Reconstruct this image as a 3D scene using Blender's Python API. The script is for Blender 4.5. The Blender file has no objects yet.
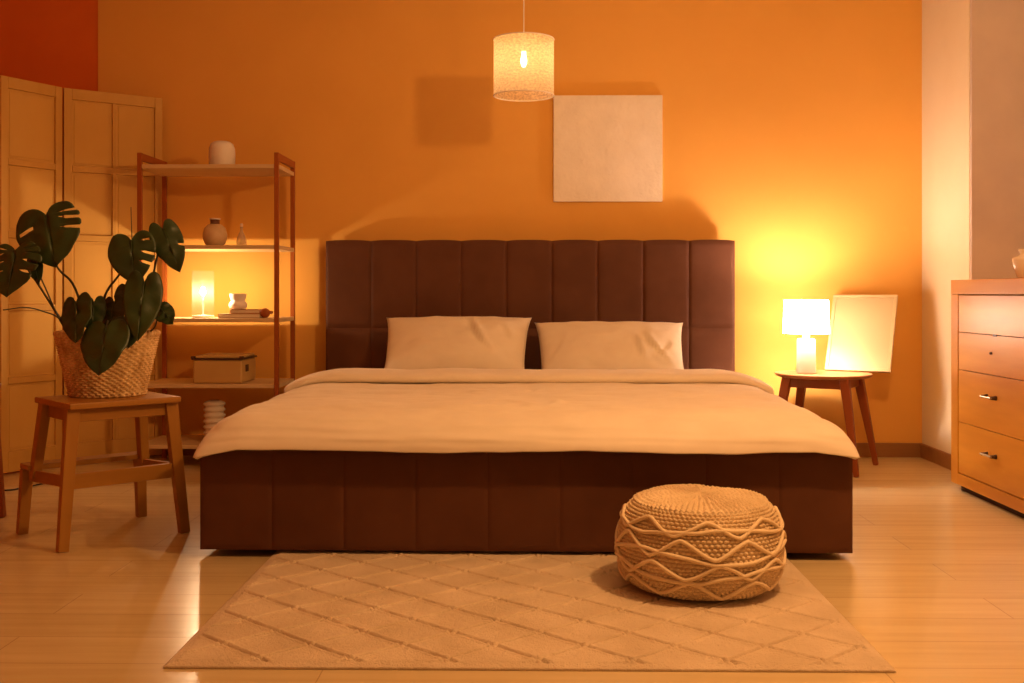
import bpy, bmesh, math, random
from mathutils import Vector, Matrix, noise
random.seed(7)
PI = math.pi
C = bpy.context.scene.collection
S = bpy.context.scene

# ------------------------------------------------------------------ camera
YAW = math.radians(0.95); CAMH = 0.875; FPX = 1080.0; HOR = 293.0
cam_d = bpy.data.cameras.new('camera'); cam = bpy.data.objects.new('camera', cam_d); C.objects.link(cam)
cam.location = (0, 0, CAMH); cam.rotation_euler = (PI/2, 0, YAW)
cam_d.sensor_width = 36; cam_d.lens = FPX/1024*36
cam_d.shift_y = -(341.5-HOR)/1024
cam_d.clip_start = 0.05
S.camera = cam
S.view_settings.view_transform = 'Standard'; S.view_settings.look = 'None'
S.view_settings.gamma = 1.0; S.view_settings.use_curve_mapping = False
S.view_settings.exposure = 0.0

def at(px, py, Y):
    """point of the room seen at a picture position, at room depth Y (used for measuring)"""
    xc = (px-512)/FPX; zc = (HOR-py)/FPX
    dx = xc*math.cos(YAW)-math.sin(YAW); dy = xc*math.sin(YAW)+math.cos(YAW)
    return Vector((Y*dx/dy, Y, CAMH+zc*Y/dy))

# ------------------------------------------------------------------ world and room light
W = bpy.data.worlds.new('world'); S.world = W; W.use_nodes = True
W.node_tree.nodes['Background'].inputs[0].default_value = (1, .47, .15, 1)
W.node_tree.nodes['Background'].inputs[1].default_value = 0.27

def point_light(name, loc, power, col, r):
    l = bpy.data.lights.new(name, 'POINT'); l.energy = power; l.color = col; l.shadow_soft_size = r
    o = bpy.data.objects.new(name, l); C.objects.link(o); o.location = loc
    return o
# a second hanging lamp of the room, out of view above and in front of the bed
point_light('room_lamp_light', (0.96, 2.55, 2.00), 94, (1, .51, .19), .06)

# ------------------------------------------------------------------ materials
def mat(name, col, rough=.6, metal=0., spec=.5, sheen=0., trans=0., coat=0.):
    m = bpy.data.materials.new(name); m.use_nodes = True
    b = m.node_tree.nodes['Principled BSDF']
    b.inputs['Base Color'].default_value = (*col, 1); b.inputs['Roughness'].default_value = rough
    b.inputs['Metallic'].default_value = metal; b.inputs['Specular IOR Level'].default_value = spec
    b.inputs['Sheen Weight'].default_value = sheen; b.inputs['Coat Weight'].default_value = coat
    b.inputs['Transmission Weight'].default_value = trans
    return m
def nd(m, t, **kw):
    n = m.node_tree.nodes.new(t)
    for k, v in kw.items(): setattr(n, k, v)
    return n
def lk(m, a, b): m.node_tree.links.new(a, b)
def coords(m, scale=(1,1,1), kind='Object'):
    tc = nd(m, 'ShaderNodeTexCoord'); mp = nd(m, 'ShaderNodeMapping')
    mp.inputs['Scale'].default_value = scale
    lk(m, tc.outputs[kind], mp.inputs[0]); return mp.outputs[0]
def noisy(m, c1, c2, scale=5, stretch=(1,1,1), detail=4, bump=0., bscale=None, lo=.35, hi=.65, dist=.002):
    b = m.node_tree.nodes['Principled BSDF']; v = coords(m, stretch)
    n = nd(m, 'ShaderNodeTexNoise'); n.inputs['Scale'].default_value = scale; n.inputs['Detail'].default_value = detail
    lk(m, v, n.inputs['Vector'])
    r = nd(m, 'ShaderNodeValToRGB'); r.color_ramp.elements[0].position = lo; r.color_ramp.elements[1].position = hi
    r.color_ramp.elements[0].color = (*c1, 1); r.color_ramp.elements[1].color = (*c2, 1)
    lk(m, n.outputs['Fac'], r.inputs[0]); lk(m, r.outputs[0], b.inputs['Base Color'])
    if bump:
        n2 = nd(m, 'ShaderNodeTexNoise'); n2.inputs['Scale'].default_value = bscale or scale*4; n2.inputs['Detail'].default_value = 5
        lk(m, v, n2.inputs['Vector'])
        bp = nd(m, 'ShaderNodeBump'); bp.inputs['Strength'].default_value = bump; bp.inputs['Distance'].default_value = dist
        lk(m, n2.outputs['Fac'], bp.inputs['Height']); lk(m, bp.outputs[0], b.inputs['Normal'])
    return m
def wood(name, c1, c2, rough=.4, axis='x', scale=3, coat=0.):
    st = {'x': (.12,1,1), 'y': (1,.12,1), 'z': (1,1,.12)}[axis]
    return noisy(mat(name, c1, rough, coat=coat, spec=.22), c1, c2, scale*5, st, 6, .15, 60, .3, .7)
def emis(name, col, strength, base=(.8,.8,.8)):
    m = mat(name, base); b = m.node_tree.nodes['Principled BSDF']
    b.inputs['Emission Color'].default_value = (*col, 1); b.inputs['Emission Strength'].default_value = strength
    return m

def floor_mat():
    m = mat('floor_planks', (.5,.4,.3), .3)
    b = m.node_tree.nodes['Principled BSDF']
    v = coords(m)
    br = nd(m, 'ShaderNodeTexBrick'); lk(m, v, br.inputs['Vector'])
    br.offset = .37; br.offset_frequency = 2
    br.inputs['Color1'].default_value = (.68,.53,.29,1); br.inputs['Color2'].default_value = (.64,.495,.265,1)
    br.inputs['Mortar'].default_value = (.46,.33,.18,1)
    br.inputs['Scale'].default_value = 1; br.inputs['Mortar Size'].default_value = .0016; br.inputs['Mortar Smooth'].default_value = .3
    br.inputs['Brick Width'].default_value = 1.3; br.inputs['Row Height'].default_value = .195
    n = nd(m, 'ShaderNodeTexNoise'); v2 = coords(m, (.5, 9, 1)); lk(m, v2, n.inputs['Vector'])
    n.inputs['Scale'].default_value = 3; n.inputs['Detail'].default_value = 7
    r = nd(m, 'ShaderNodeValToRGB'); r.color_ramp.elements[0].position = .3; r.color_ramp.elements[1].position = .7
    r.color_ramp.elements[0].color = (.90,.88,.85,1); r.color_ramp.elements[1].color = (1,1,1,1)
    lk(m, n.outputs['Fac'], r.inputs[0])
    mx = nd(m, 'ShaderNodeMix', data_type='RGBA', blend_type='MULTIPLY'); mx.inputs[0].default_value = 1
    lk(m, br.outputs['Color'], mx.inputs[6]); lk(m, r.outputs[0], mx.inputs[7]); lk(m, mx.outputs[2], b.inputs['Base Color'])
    n3 = nd(m, 'ShaderNodeTexNoise'); v3 = coords(m, (1.2, 5, 1)); lk(m, v3, n3.inputs['Vector']); n3.inputs['Scale'].default_value = 4
    n3.inputs['Detail'].default_value = 4
    bp = nd(m, 'ShaderNodeBump'); bp.inputs['Strength'].default_value = .25; bp.inputs['Distance'].default_value = .004
    lk(m, n3.outputs['Fac'], bp.inputs['Height'])
    bp2 = nd(m, 'ShaderNodeBump'); bp2.inputs['Strength'].default_value = .35; bp2.inputs['Distance'].default_value = .002; bp2.invert = True
    lk(m, br.outputs['Fac'], bp2.inputs['Height']); lk(m, bp.outputs[0], bp2.inputs['Normal']); lk(m, bp2.outputs[0], b.inputs['Normal'])
    mr = nd(m, 'ShaderNodeMapRange'); mr.inputs[3].default_value = .20; mr.inputs[4].default_value = .30
    lk(m, n.outputs['Fac'], mr.inputs[0]); lk(m, mr.outputs[0], b.inputs['Roughness'])
    return m

def fabric(name, c1, c2, weave=420, bump=.25, rough=.85, sheen=.15, dist=.0012):
    m = noisy(mat(name, c1, rough, sheen=sheen, spec=.2), c1, c2, 6, (1,1,1), 3)
    b = m.node_tree.nodes['Principled BSDF']
    n = nd(m, 'ShaderNodeTexNoise'); n.inputs['Scale'].default_value = weave; n.inputs['Detail'].default_value = 2
    lk(m, coords(m), n.inputs['Vector'])
    bp = nd(m, 'ShaderNodeBump'); bp.inputs['Strength'].default_value = bump; bp.inputs['Distance'].default_value = dist
    lk(m, n.outputs['Fac'], bp.inputs['Height']); lk(m, bp.outputs[0], b.inputs['Normal'])
    return m

def glassy(name, tint, alpha, rough=.15, weave=None, transl=.5, glow=None):
    """thin sheet that lets part of the light straight through: frosted glass or open weave"""
    m = bpy.data.materials.new(name); m.use_nodes = True
    nt = m.node_tree; nt.nodes.clear()
    out = nd(m, 'ShaderNodeOutputMaterial'); tr = nd(m, 'ShaderNodeBsdfTransparent')
    di = nd(m, 'ShaderNodeBsdfDiffuse'); di.inputs[0].default_value = (*tint, 1)
    ts = nd(m, 'ShaderNodeBsdfTranslucent'); ts.inputs[0].default_value = (*tint, 1)
    gl = nd(m, 'ShaderNodeBsdfGlossy'); gl.inputs['Roughness'].default_value = rough
    m1 = nd(m, 'ShaderNodeMixShader'); m1.inputs[0].default_value = transl
    lk(m, di.outputs[0], m1.inputs[1]); lk(m, ts.outputs[0], m1.inputs[2])
    m2 = nd(m, 'ShaderNodeMixShader'); m2.inputs[0].default_value = .06
    lk(m, m1.outputs[0], m2.inputs[1]); lk(m, gl.outputs[0], m2.inputs[2])
    m3 = nd(m, 'ShaderNodeMixShader'); m3.inputs[0].default_value = alpha
    lk(m, tr.outputs[0], m3.inputs[1]); lk(m, m2.outputs[0], m3.inputs[2])
    if weave:
        uv = nd(m, 'ShaderNodeTexCoord'); mp = nd(m, 'ShaderNodeMapping'); lk(m, uv.outputs['UV'], mp.inputs[0])
        mp.inputs['Scale'].default_value = (weave[0], weave[1], 1)
        n = nd(m, 'ShaderNodeTexNoise'); n.inputs['Scale'].default_value = 1; n.inputs['Detail'].default_value = 3
        lk(m, mp.outputs[0], n.inputs['Vector'])
        w = nd(m, 'ShaderNodeTexNoise'); w.inputs['Scale'].default_value = 1; w.inputs['Detail'].default_value = 2
        mp2 = nd(m, 'ShaderNodeMapping'); lk(m, uv.outputs['UV'], mp2.inputs[0]); mp2.inputs['Scale'].default_value = (weave[0]*6, weave[1]*.15, 1)
        lk(m, mp2.outputs[0], w.inputs['Vector'])
        ad = nd(m, 'ShaderNodeMath', operation='ADD'); lk(m, n.outputs['Fac'], ad.inputs[0]); lk(m, w.outputs['Fac'], ad.inputs[1])
        mr = nd(m, 'ShaderNodeMapRange'); mr.inputs[1].default_value = .8; mr.inputs[2].default_value = 1.2
        mr.inputs[3].default_value = max(0, alpha-.22); mr.inputs[4].default_value = min(1, alpha+.22)
        lk(m, ad.outputs[0], mr.inputs[0]); lk(m, mr.outputs[0], m3.inputs[0])
    lk(m, m3.outputs[0], out.inputs[0])
    return m

M = {}
M['floor'] = floor_mat()
M['orange'] = noisy(mat('orange_plaster', (.80,.40,.07), .75, spec=.12), (.76,.405,.092), (.80,.43,.100), 2, detail=6, bump=.12, bscale=25, dist=.003)
M['red'] = noisy(mat('red_plaster', (.75,.14,.03), .8, spec=.2), (.68,.15,.018), (.72,.17,.022), 3, bump=.15, bscale=25)
M['cream'] = noisy(mat('cream_plaster', (.80,.70,.50), .8, spec=.15), (.79,.69,.49), (.82,.72,.52), 4, bump=.15, bscale=30)
M['greige'] = noisy(mat('greige_plaster', (.62,.53,.48), .8, spec=.2), (.60,.50,.46), (.66,.56,.50), 4, bump=.15, bscale=30)
M['ceiling'] = noisy(mat('ceiling_plaster', (.75,.7,.62), .9), (.73,.68,.6), (.77,.72,.64), 4)
M['baseboard'] = wood('baseboard_wood', (.32,.15,.05), (.27,.12,.04), .5)
M['brown'] = fabric('brown_upholstery', (.098,.034,.015), (.116,.042,.019), 260, .25, .62, 0)
M['linen'] = fabric('cream_linen', (.80,.70,.56), (.85,.75,.61), 500, .2, .85, .2)
M['pillow'] = fabric('cream_pillow_cotton', (.77,.67,.54), (.82,.73,.59), 500, .2, .85, .2)
M['white_sheet'] = fabric('white_sheet', (.78,.74,.68), (.8,.76,.7))
M['rug'] = fabric('beige_rug_wool', (.62,.48,.32), (.73,.58,.41), 230, .9, .95, .2, .004)
M['cord'] = fabric('jute_cotton_cord', (.74,.58,.37), (.86,.70,.47), 300, .6, .9, .1, .002)
M['pouf'] = fabric('crochet_yarn', (.66,.50,.30), (.80,.63,.41), 240, .8, .95, .1, .003)
M['stool'] = wood('stool_beech', (.42,.195,.034), (.34,.15,.026), .42, 'z', 3)
M['stool_top'] = wood('stool_beech_top', (.42,.195,.034), (.33,.145,.024), .42, 'x', 3)
M['redwood'] = wood('red_brown_wood', (.38,.105,.022), (.30,.08,.016), .4, 'z', 3)
M['redwood_x'] = wood('red_brown_wood_rail', (.38,.105,.022), (.30,.08,.016), .4, 'y', 3)
M['shelfboard'] = wood('pale_shelf_board', (.68,.50,.28), (.62,.44,.23), .45, 'x', 2)
M['screen_frame'] = wood('screen_frame_paint', (.62,.355,.09), (.56,.315,.075), .6, 'z', 2)
M['screen_panel'] = noisy(mat('screen_panel_paint', (.66,.47,.27), .7, spec=.15), (.62,.36,.095), (.68,.40,.11), 3, (1,1,.3))
M['dresser'] = wood('honey_wood', (.82,.42,.065), (.56,.23,.022), .36, 'y', 1.3)
M['dresser'].node_tree.nodes['Principled BSDF'].inputs['Specular IOR Level'].default_value = .4
M['dresser_frame'] = wood('honey_wood_frame', (.66,.30,.038), (.56,.23,.026), .40, 'y', 1.4)
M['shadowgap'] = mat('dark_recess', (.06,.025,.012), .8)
M['metal'] = mat('brushed_nickel', (.50,.44,.36), .42, 1.0)
M['darkmetal'] = mat('dark_bronze', (.08,.05,.04), .4, .8)
M['ceramic'] = noisy(mat('white_ceramic', (.78,.70,.62), .5), (.76,.68,.60), (.80,.72,.64), 8)
M['ceramic_gloss'] = mat('glazed_ceramic', (.74,.62,.50), .18)
M['vase'] = noisy(mat('yellowish_stoneware', (.62,.44,.25), .6), (.58,.40,.22), (.66,.48,.28), 20)
M['vase_neck'] = mat('brown_glaze', (.13,.05,.025), .4)
M['glass'] = glassy('clear_tinted_glass', (.85,.75,.6), .35, .05)
M['frost'] = glassy('frosted_glass', (.90,.93,.98), .011, .2, transl=.6)
M['rattan'] = glassy('woven_paper_shade', (.95,.82,.58), .60, .5, weave=(12,200), transl=.7)
M['book_a'] = mat('tan_book_cover', (.45,.24,.10), .6)
M['book_b'] = mat('brown_book_cover', (.40,.20,.08), .6)
M['paper'] = mat('paper_pages', (.78,.68,.52), .8)
M['box'] = noisy(mat('beige_enamel', (.55,.37,.19), .35), (.53,.345,.12), (.57,.375,.14), 6)
M['box_dark'] = mat('dark_trim', (.07,.03,.02), .5)
M['table'] = wood('side_table_wood', (.50,.22,.085), (.40,.16,.055), .4, 'x', 2)
M['table_leg'] = wood('side_table_leg_wood', (.29,.07,.014), (.23,.055,.010), .4, 'z', 2)
M['canvas'] = noisy(mat('white_textured_canvas', (.82,.73,.60), .85, spec=.15), (.79,.70,.57), (.86,.77,.64), 9, (1,1,1), 6, .8, 38, .3, .7, .006)
M['frame_wood'] = wood('pale_frame_wood', (.60,.44,.23), (.54,.39,.19), .5, 'z', 2)
M['frame_panel'] = mat('cream_board', (.50,.37,.18), .6)
M['basket'] = noisy(mat('seagrass_weave', (.60,.40,.20), .85), (.48,.28,.10), (.86,.62,.32), 40, (1,1,.5), 3, .6, 160, .3, .7, .002)
M['soil'] = noisy(mat('potting_soil', (.03,.018,.01), .95), (.02,.012,.008), (.06,.035,.02), 60)
M['leaf'] = noisy(mat('monstera_leaf', (.05,.10,.03), .38, spec=.5), (.018,.036,.007), (.034,.062,.013), 5)
M['stem'] = mat('monstera_stem', (.055,.05,.02), .5)
M['white_plastic'] = mat('white_plastic', (.8,.75,.68), .4)
M['black_rubber'] = mat('black_cable', (.02,.012,.01), .5)
M['bulb_pendant'] = emis('pendant_bulb_glow', (1,.60,.24), 90)
M['bulb_candle'] = emis('shelf_bulb_glow', (1,.70,.40), 1000)
M['bulb_table'] = emis('table_bulb_glow', (1,.73,.56), 760)
M['shade_lit'] = emis('lit_lamp_shade', (1,.75,.56), 25, (.8,.75,.68))
M['lamp_base'] = mat('white_glazed_lamp_base', (.84,.78,.70), .3)

# ------------------------------------------------------------------ helpers
def link(name, bm, m, parent=None, smooth=False, mods=()):
    me = bpy.data.meshes.new(name)
    bmesh.ops.recalc_face_normals(bm, faces=bm.faces)
    bm.to_mesh(me); bm.free(); me.materials.append(m)
    if smooth:
        for p in me.polygons: p.use_smooth = True
    o = bpy.data.objects.new(name, me); C.objects.link(o)
    if parent: o.parent = parent
    return o
def sharp(o, deg=35):
    for p in o.data.polygons: p.use_smooth = True
    o.data.set_sharp_from_angle(angle=math.radians(deg))
    w = o.modifiers.new('weighted', 'WEIGHTED_NORMAL'); w.keep_sharp = True; w.weight = 80; return o
def thing(name, label, cat, loc=(0,0,0), rz=0, group=None):
    o = bpy.data.objects.new(name, None); C.objects.link(o); o.location = loc; o.rotation_euler = (0,0,rz)
    o.empty_display_size = .1
    o['label'] = label; o['category'] = cat
    if group: o['group'] = group
    return o
def tag(o, label, cat, group=None):
    o['label'] = label; o['category'] = cat
    if group: o['group'] = group
    return o
def box(bm, x0, x1, y0, y1, z0, z1, bev=0., seg=2):
    b = bmesh.new()
    vs = [b.verts.new((x, y, z)) for z in (z0, z1) for y in (y0, y1) for x in (x0, x1)]
    for f in ((0,1,3,2), (4,6,7,5), (0,4,5,1), (2,3,7,6), (0,2,6,4), (1,5,7,3)): b.faces.new([vs[i] for i in f])
    bmesh.ops.recalc_face_normals(b, faces=b.faces)
    if bev: bmesh.ops.bevel(b, geom=b.edges[:], offset=bev, segments=seg, profile=.5, affect='EDGES')
    merge(bm, b)
def merge(bm, b, mtx=None):
    if mtx is not None: b.transform(mtx)
    tmp = bpy.data.meshes.new('tmp'); b.to_mesh(tmp); b.free(); bm.from_mesh(tmp); bpy.data.meshes.remove(tmp)
def bx(*a, **k):
    bm = bmesh.new(); box(bm, *a, **k); return bm
def beam(bm, p0, p1, w0, d0, w1=None, d1=None, up=(0,1,0), bev=.003):
    """rectangular bar between two points; w across, d along up"""
    p0 = Vector(p0); p1 = Vector(p1); w1 = w0 if w1 is None else w1; d1 = d0 if d1 is None else d1
    z = (p1-p0).normalized(); y = Vector(up); y = (y - z*y.dot(z)).normalized(); x = y.cross(z)
    b = bmesh.new(); vs = []
    for p, w, d in ((p0, w0, d0), (p1, w1, d1)):
        for sy in (-1, 1):
            for sx in (-1, 1): vs.append(b.verts.new(p + x*sx*w/2 + y*sy*d/2))
    for f in ((0,1,3,2), (4,6,7,5), (0,4,5,1), (2,3,7,6), (0,2,6,4), (1,5,7,3)): b.faces.new([vs[i] for i in f])
    bmesh.ops.recalc_face_normals(b, faces=b.faces)
    if bev: bmesh.ops.bevel(b, geom=b.edges[:], offset=bev, segments=2, profile=.5, affect='EDGES')
    merge(bm, b)
def lathe(bm, prof, seg=48, c=(0,0,0), closed=False, uv=False, wob=None):
    """prof: (r, z) pairs; open ends with r=0 close to a point"""
    rings = []; c = Vector(c)
    for k, (r, z) in enumerate(prof):
        if r < 1e-6: rings.append([bm.verts.new(c+Vector((0,0,z)))])
        else:
            ring = []
            for i in range(seg):
                a = 2*PI*i/seg; rr = r*(wob(a, k) if wob else 1)
                ring.append(bm.verts.new(c+Vector((rr*math.cos(a), rr*math.sin(a), z))))
            rings.append(ring)
    n = len(rings); lay = bm.loops.layers.uv.verify() if uv else None
    for k in range(n if closed else n-1):
        A, B = rings[k], rings[(k+1) % n]
        for i in range(seg):
            j = (i+1) % seg
            if len(A) == 1 and len(B) == 1: continue
            if len(A) == 1: f = bm.faces.new((A[0], B[i], B[j]))
            elif len(B) == 1: f = bm.faces.new((A[i], A[j], B[0]))
            else:
                f = bm.faces.new((A[i], A[j], B[j], B[i]))
                if lay:
                    for l, (u, v) in zip(f.loops, ((i,k), (i+1,k), (i+1,k+1), (i,k+1))): l[lay].uv = (u/seg, v/(n-1))
def catmull(pts, n=8):
    pts = [Vector(p) for p in pts]; out = []
    P = [pts[0]*2-pts[1]]+pts+[pts[-1]*2-pts[-2]]
    for i in range(1, len(P)-2):
        for k in range(n):
            t = k/n; a, b, c, d = P[i-1], P[i], P[i+1], P[i+2]
            out.append(.5*((2*b)+(c-a)*t+(2*a-5*b+4*c-d)*t*t+(3*b-a-3*c+d)*t**3))
    out.append(pts[-1]); return out
def tube(bm, pts, r, seg=8, closed=False, cap=True):
    pts = [Vector(p) for p in pts]; n = len(pts); rings = []
    nrm = None
    for i, p in enumerate(pts):
        a = pts[(i-1) % n] if (closed or i > 0) else p; b = pts[(i+1) % n] if (closed or i < n-1) else p
        t = (b-a).normalized()
        if nrm is None: nrm = t.orthogonal().normalized()
        nrm = (nrm - t*nrm.dot(t)).normalized(); bi = t.cross(nrm)
        rr = r(i/(n-1)) if callable(r) else r
        rings.append([bm.verts.new(p + (nrm*math.cos(2*PI*k/seg)+bi*math.sin(2*PI*k/seg))*rr) for k in range(seg)])
    for i in range(n if closed else n-1):
        A, B = rings[i], rings[(i+1) % n]
        off = 0
        if closed and i == n-1:
            off = min(range(seg), key=lambda q: sum((A[k].co-B[(k+q) % seg].co).length for k in range(seg)))
        for k in range(seg):
            bm.faces.new((A[k], A[(k+1) % seg], B[(k+1+off) % seg], B[(k+off) % seg]))
    if cap and not closed: bm.faces.new(rings[0]); bm.faces.new(rings[-1][::-1])
def rnoise(x, y, z=0): return noise.noise(Vector((x, y, z)))

# ------------------------------------------------------------------ the setting
WY = 5.80           # back wall
XC = at(98,200,5.80).x         # left end of the orange wall
XR = 2.092          # pier side face
YP = 5.175           # pier front face
def structure(name, bm, m):
    o = link(name, bm, m); o['kind'] = 'structure'; return o
structure('floor', bx(-3.1, 3.0, -1.2, 6.1, -.1, 0), M['floor'])
structure('ceiling', bx(-3.1, 3.0, -1.2, 6.1, 2.75, 2.85), M['ceiling'])
structure('wall_back', bx(XC, XR, WY, 6.1, 0, 2.75), M['orange'])
structure('wall_alcove', bx(-3.1, XC, WY+.006, 6.1, 0, 2.75), M['red'])
structure('wall_left', bx(-3.1, -2.95, -1.2, WY+.006, 0, 2.75), M['red'])
structure('wall_pier', bx(XR, 3.0, YP+.004, 6.1, 0, 2.75), M['cream'])
structure('wall_right_return', bx(XR+.004, 2.42, YP-.014, YP+.004, 0, 2.75), M['greige'])
structure('wall_right', bx(2.42, 3.0, -1.2, YP+.004, 0, 2.75), M['greige'])
structure('baseboard_back', bx(XC, XR, WY-.016, WY, 0, .075, bev=.003), M['baseboard'])
structure('baseboard_right', bx(XR-.016, XR, YP-.014, WY-.016, 0, .075, bev=.003), M['baseboard'])

# ------------------------------------------------------------------ bed
FY, HY = 3.545, 5.655        # front of the footboard, front face of the headboard
BW = 1.072
BEDROT = -.0080
bed = thing('bed', 'wide dark brown upholstered bed with channel-stitched headboard and footboard', 'bed', (-.0195, FY, 0), BEDROT)
def on_bed(o):
    """the bedding shares the bed's slight turn in the room"""
    R0 = Matrix.Translation((-.0135, 0, 0)) @ Matrix.Translation((-.006, FY, 0)) @ Matrix.Rotation(BEDROT, 4, 'Z') @ Matrix.Translation((.006, -FY, 0))
    o.location = R0 @ o.location; o.rotation_euler.z += BEDROT
    return o
def channels(z_cuts, y0, y1, bev, puff=.012):
    bm = bmesh.new(); n = 9; w = 2*BW/n
    for i in range(n):
        for a, b in zip(z_cuts[:-1], z_cuts[1:]):
            # each upholstered channel bulges a little
            g = bmesh.new(); x0 = -BW+i*w; x1 = x0+w; NX, NZ = 30, 30; L = y1-y0
            def prof(t, e): return max(0., 1-abs(2*t-1)**e)
            fr = [[g.verts.new((x0+(x1-x0)*ix/NX, y0-puff*(prof(ix/NX, 11)**.55)*(prof(iz/NZ, 24)**.5)+puff, a+(b-a)*iz/NZ+(.006*prof(ix/NX,3) if (iz == NZ and b == z_cuts[-1]) else 0))) for ix in range(NX+1)] for iz in range(NZ+1)]
            bk = [[g.verts.new((v.co.x, y1, v.co.z)) for v in row] for row in fr]
            for iz in range(NZ):
                for ix in range(NX):
                    g.faces.new((fr[iz][ix], fr[iz][ix+1], fr[iz+1][ix+1], fr[iz+1][ix]))
                    g.faces.new((bk[iz][ix], bk[iz+1][ix], bk[iz+1][ix+1], bk[iz][ix+1]))
            for ix in range(NX):
                g.faces.new((fr[0][ix], bk[0][ix], bk[0][ix+1], fr[0][ix+1]))
                g.faces.new((fr[NZ][ix], fr[NZ][ix+1], bk[NZ][ix+1], bk[NZ][ix]))
            for iz in range(NZ):
                g.faces.new((fr[iz][0], fr[iz+1][0], bk[iz+1][0], bk[iz][0]))
                g.faces.new((fr[iz][NX], bk[iz][NX], bk[iz+1][NX], fr[iz+1][NX]))
            merge(bm, g)
    return bm
sharp(link('footboard', channels([.026, .356], 0, .07, .01, .0045), M['brown'], bed), 50)
sharp(link('headboard', channels([.026, .69, 1.148], HY-FY, HY-FY+.09, .01, .008), M['brown'], bed), 50)
for s in (-1, 1):
    bm = bmesh.new(); x = s*(BW-.03)
    for k in range(9):
        y0 = .07+k*(HY-FY-.07)/9; box(bm, x-.03, x+.03, y0, y0+(HY-FY-.07)/9, .026, .352, bev=.008)
    sharp(link('side_rail', bm, M['brown'], bed), 40)
link('slat_base', bx(-BW+.06, BW-.06, .07, HY-FY, .16, .2), M['shadowgap'], bed)
for sx in (-1, 1):
    for y in (.30, HY-FY-.10):
        bm = bmesh.new(); lathe(bm, [(0,0), (.022,0), (.024,.022), (.024,.03), (0,.03)], 20, (sx*.95, y, 0)); link('leg', bm, M['shadowgap'], bed, True)

mattress = link('mattress', bx(-1.0, 1.0, FY+.08, HY-.01, .202, .445, bev=.05, seg=4), M['white_sheet'], smooth=True)
on_bed(tag(mattress, 'white mattress under the duvet inside the brown bed frame', 'mattress'))

# duvet -------------------------------------------------------------
DX, DY0, DZ0 = 1.083, 3.475, .362
def wrinkle(x, y):
    w = .0045*rnoise(x*1.6+3, y*5.5, 1)+.0035*rnoise(x*4, y*9, 5)
    w += .0030*rnoise(x*12, y*24, 9)+.0030*rnoise(x*6+1, y*16, 19)+.010*math.exp(-((x+.02-.05*math.sin(y*9))/.02)**2)*math.exp(-((y-3.80)/.09)**2)+.009*math.exp(-((x-.08+.04*math.sin(y*11))/.02)**2)*math.exp(-((y-3.84)/.09)**2)+.007*abs(rnoise(x*2.5+4, y*7, 13))
    k = math.exp(-((y-4.25)/.3)**2); w += k*(.008*abs(rnoise(x*5, y*10, 21))-.010*math.exp(-((rnoise(x*4, y*6, 31))/.05)**2)*max(0, rnoise(x*6, y*6, 3)))
    # puckered quilting rows along the width
    w -= .006*max(0, rnoise(x*3.2+9, y*2.0, 3)-.12)*math.cos(y*26+2.2*rnoise(x*1.3, y*.7, 2))
    w += .011*rnoise(x*1.1, y*1.3, 7)
    return w
def sheet(us, vs, fn, thick):
    bm = bmesh.new(); g = [[bm.verts.new(fn(u, v)) for u in us] for v in vs]
    for j in range(len(vs)-1):
        for i in range(len(us)-1): bm.faces.new((g[j][i], g[j][i+1], g[j+1][i+1], g[j+1][i]))
    return bm
NU, NV = 220, 170
us = [2*i/NU-1 for i in range(NU+1)]; vs = [i/NV for i in range(NV+1)]
def duvet_fn(u, v):
    s_ = min(1, max(0, (abs(u)-.62)/.38)); t_ = max(0, 1-v/.3)
    m_ = max(s_, t_); rr = (s_**4+t_**4)**.25
    k_ = m_/rr if rr > 0 else 1
    a = math.sin(s_*k_*PI/2); b = math.sin(t_*k_*PI/2); r = math.sin(m_*PI/2)
    x = .80*min(1, abs(u)/.62)+(DX-.80)*a; x = math.copysign(x, u)
    y = 3.80-(3.80-DY0)*b if v < .3 else 3.80+(v-.3)/.7*(5.02-3.80)
    z = DZ0+.124*max(0., 1-r**2.6)**.5
    z += wrinkle(x, y)*(.30+.70*min(1, (1-r)*4))
    lo = min(1, max(0, (r-.6)/.4))                # towards the hem
    z += lo*(.004*rnoise(x*2.2, y*2.2, 11)+.003*math.sin(x*7+1)+.0025*rnoise(x*8, y*8, 4))
    # soft creases running along the front and pulling to the corners
    fr = min(1, b*1.3)*(1-max(0, r-.97)/.03)
    off = .010*fr*rnoise(x*1.7, z*34, 5)+.004*fr*rnoise(x*4.5+z*20, z*50, 8)
    y -= off; z += .3*off
    sd = min(1, a*1.2)*(1-min(1, b*1.5)); x += math.copysign(.008*sd*rnoise(y*3, z*25, 2), x)
    cx = max(0, (abs(x)-.93)/.15); cy = max(0, (3.66-y)/.18)
    z -= .024*min(1, cx)*min(1, cy)*lo
    if a > .5 and b < .5: z -= .02*lo
    return Vector((x-.006, y, z))
bm = sheet(us, vs, duvet_fn, .02)
duvet = link('duvet', bm, M['linen'], None, True)
so = duvet.modifiers.new('thick', 'SOLIDIFY'); so.thickness = .014; so.offset = -1
on_bed(tag(duvet, 'cream linen duvet spread over the bed, its top edge turned back below the pillows', 'duvet'))
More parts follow.
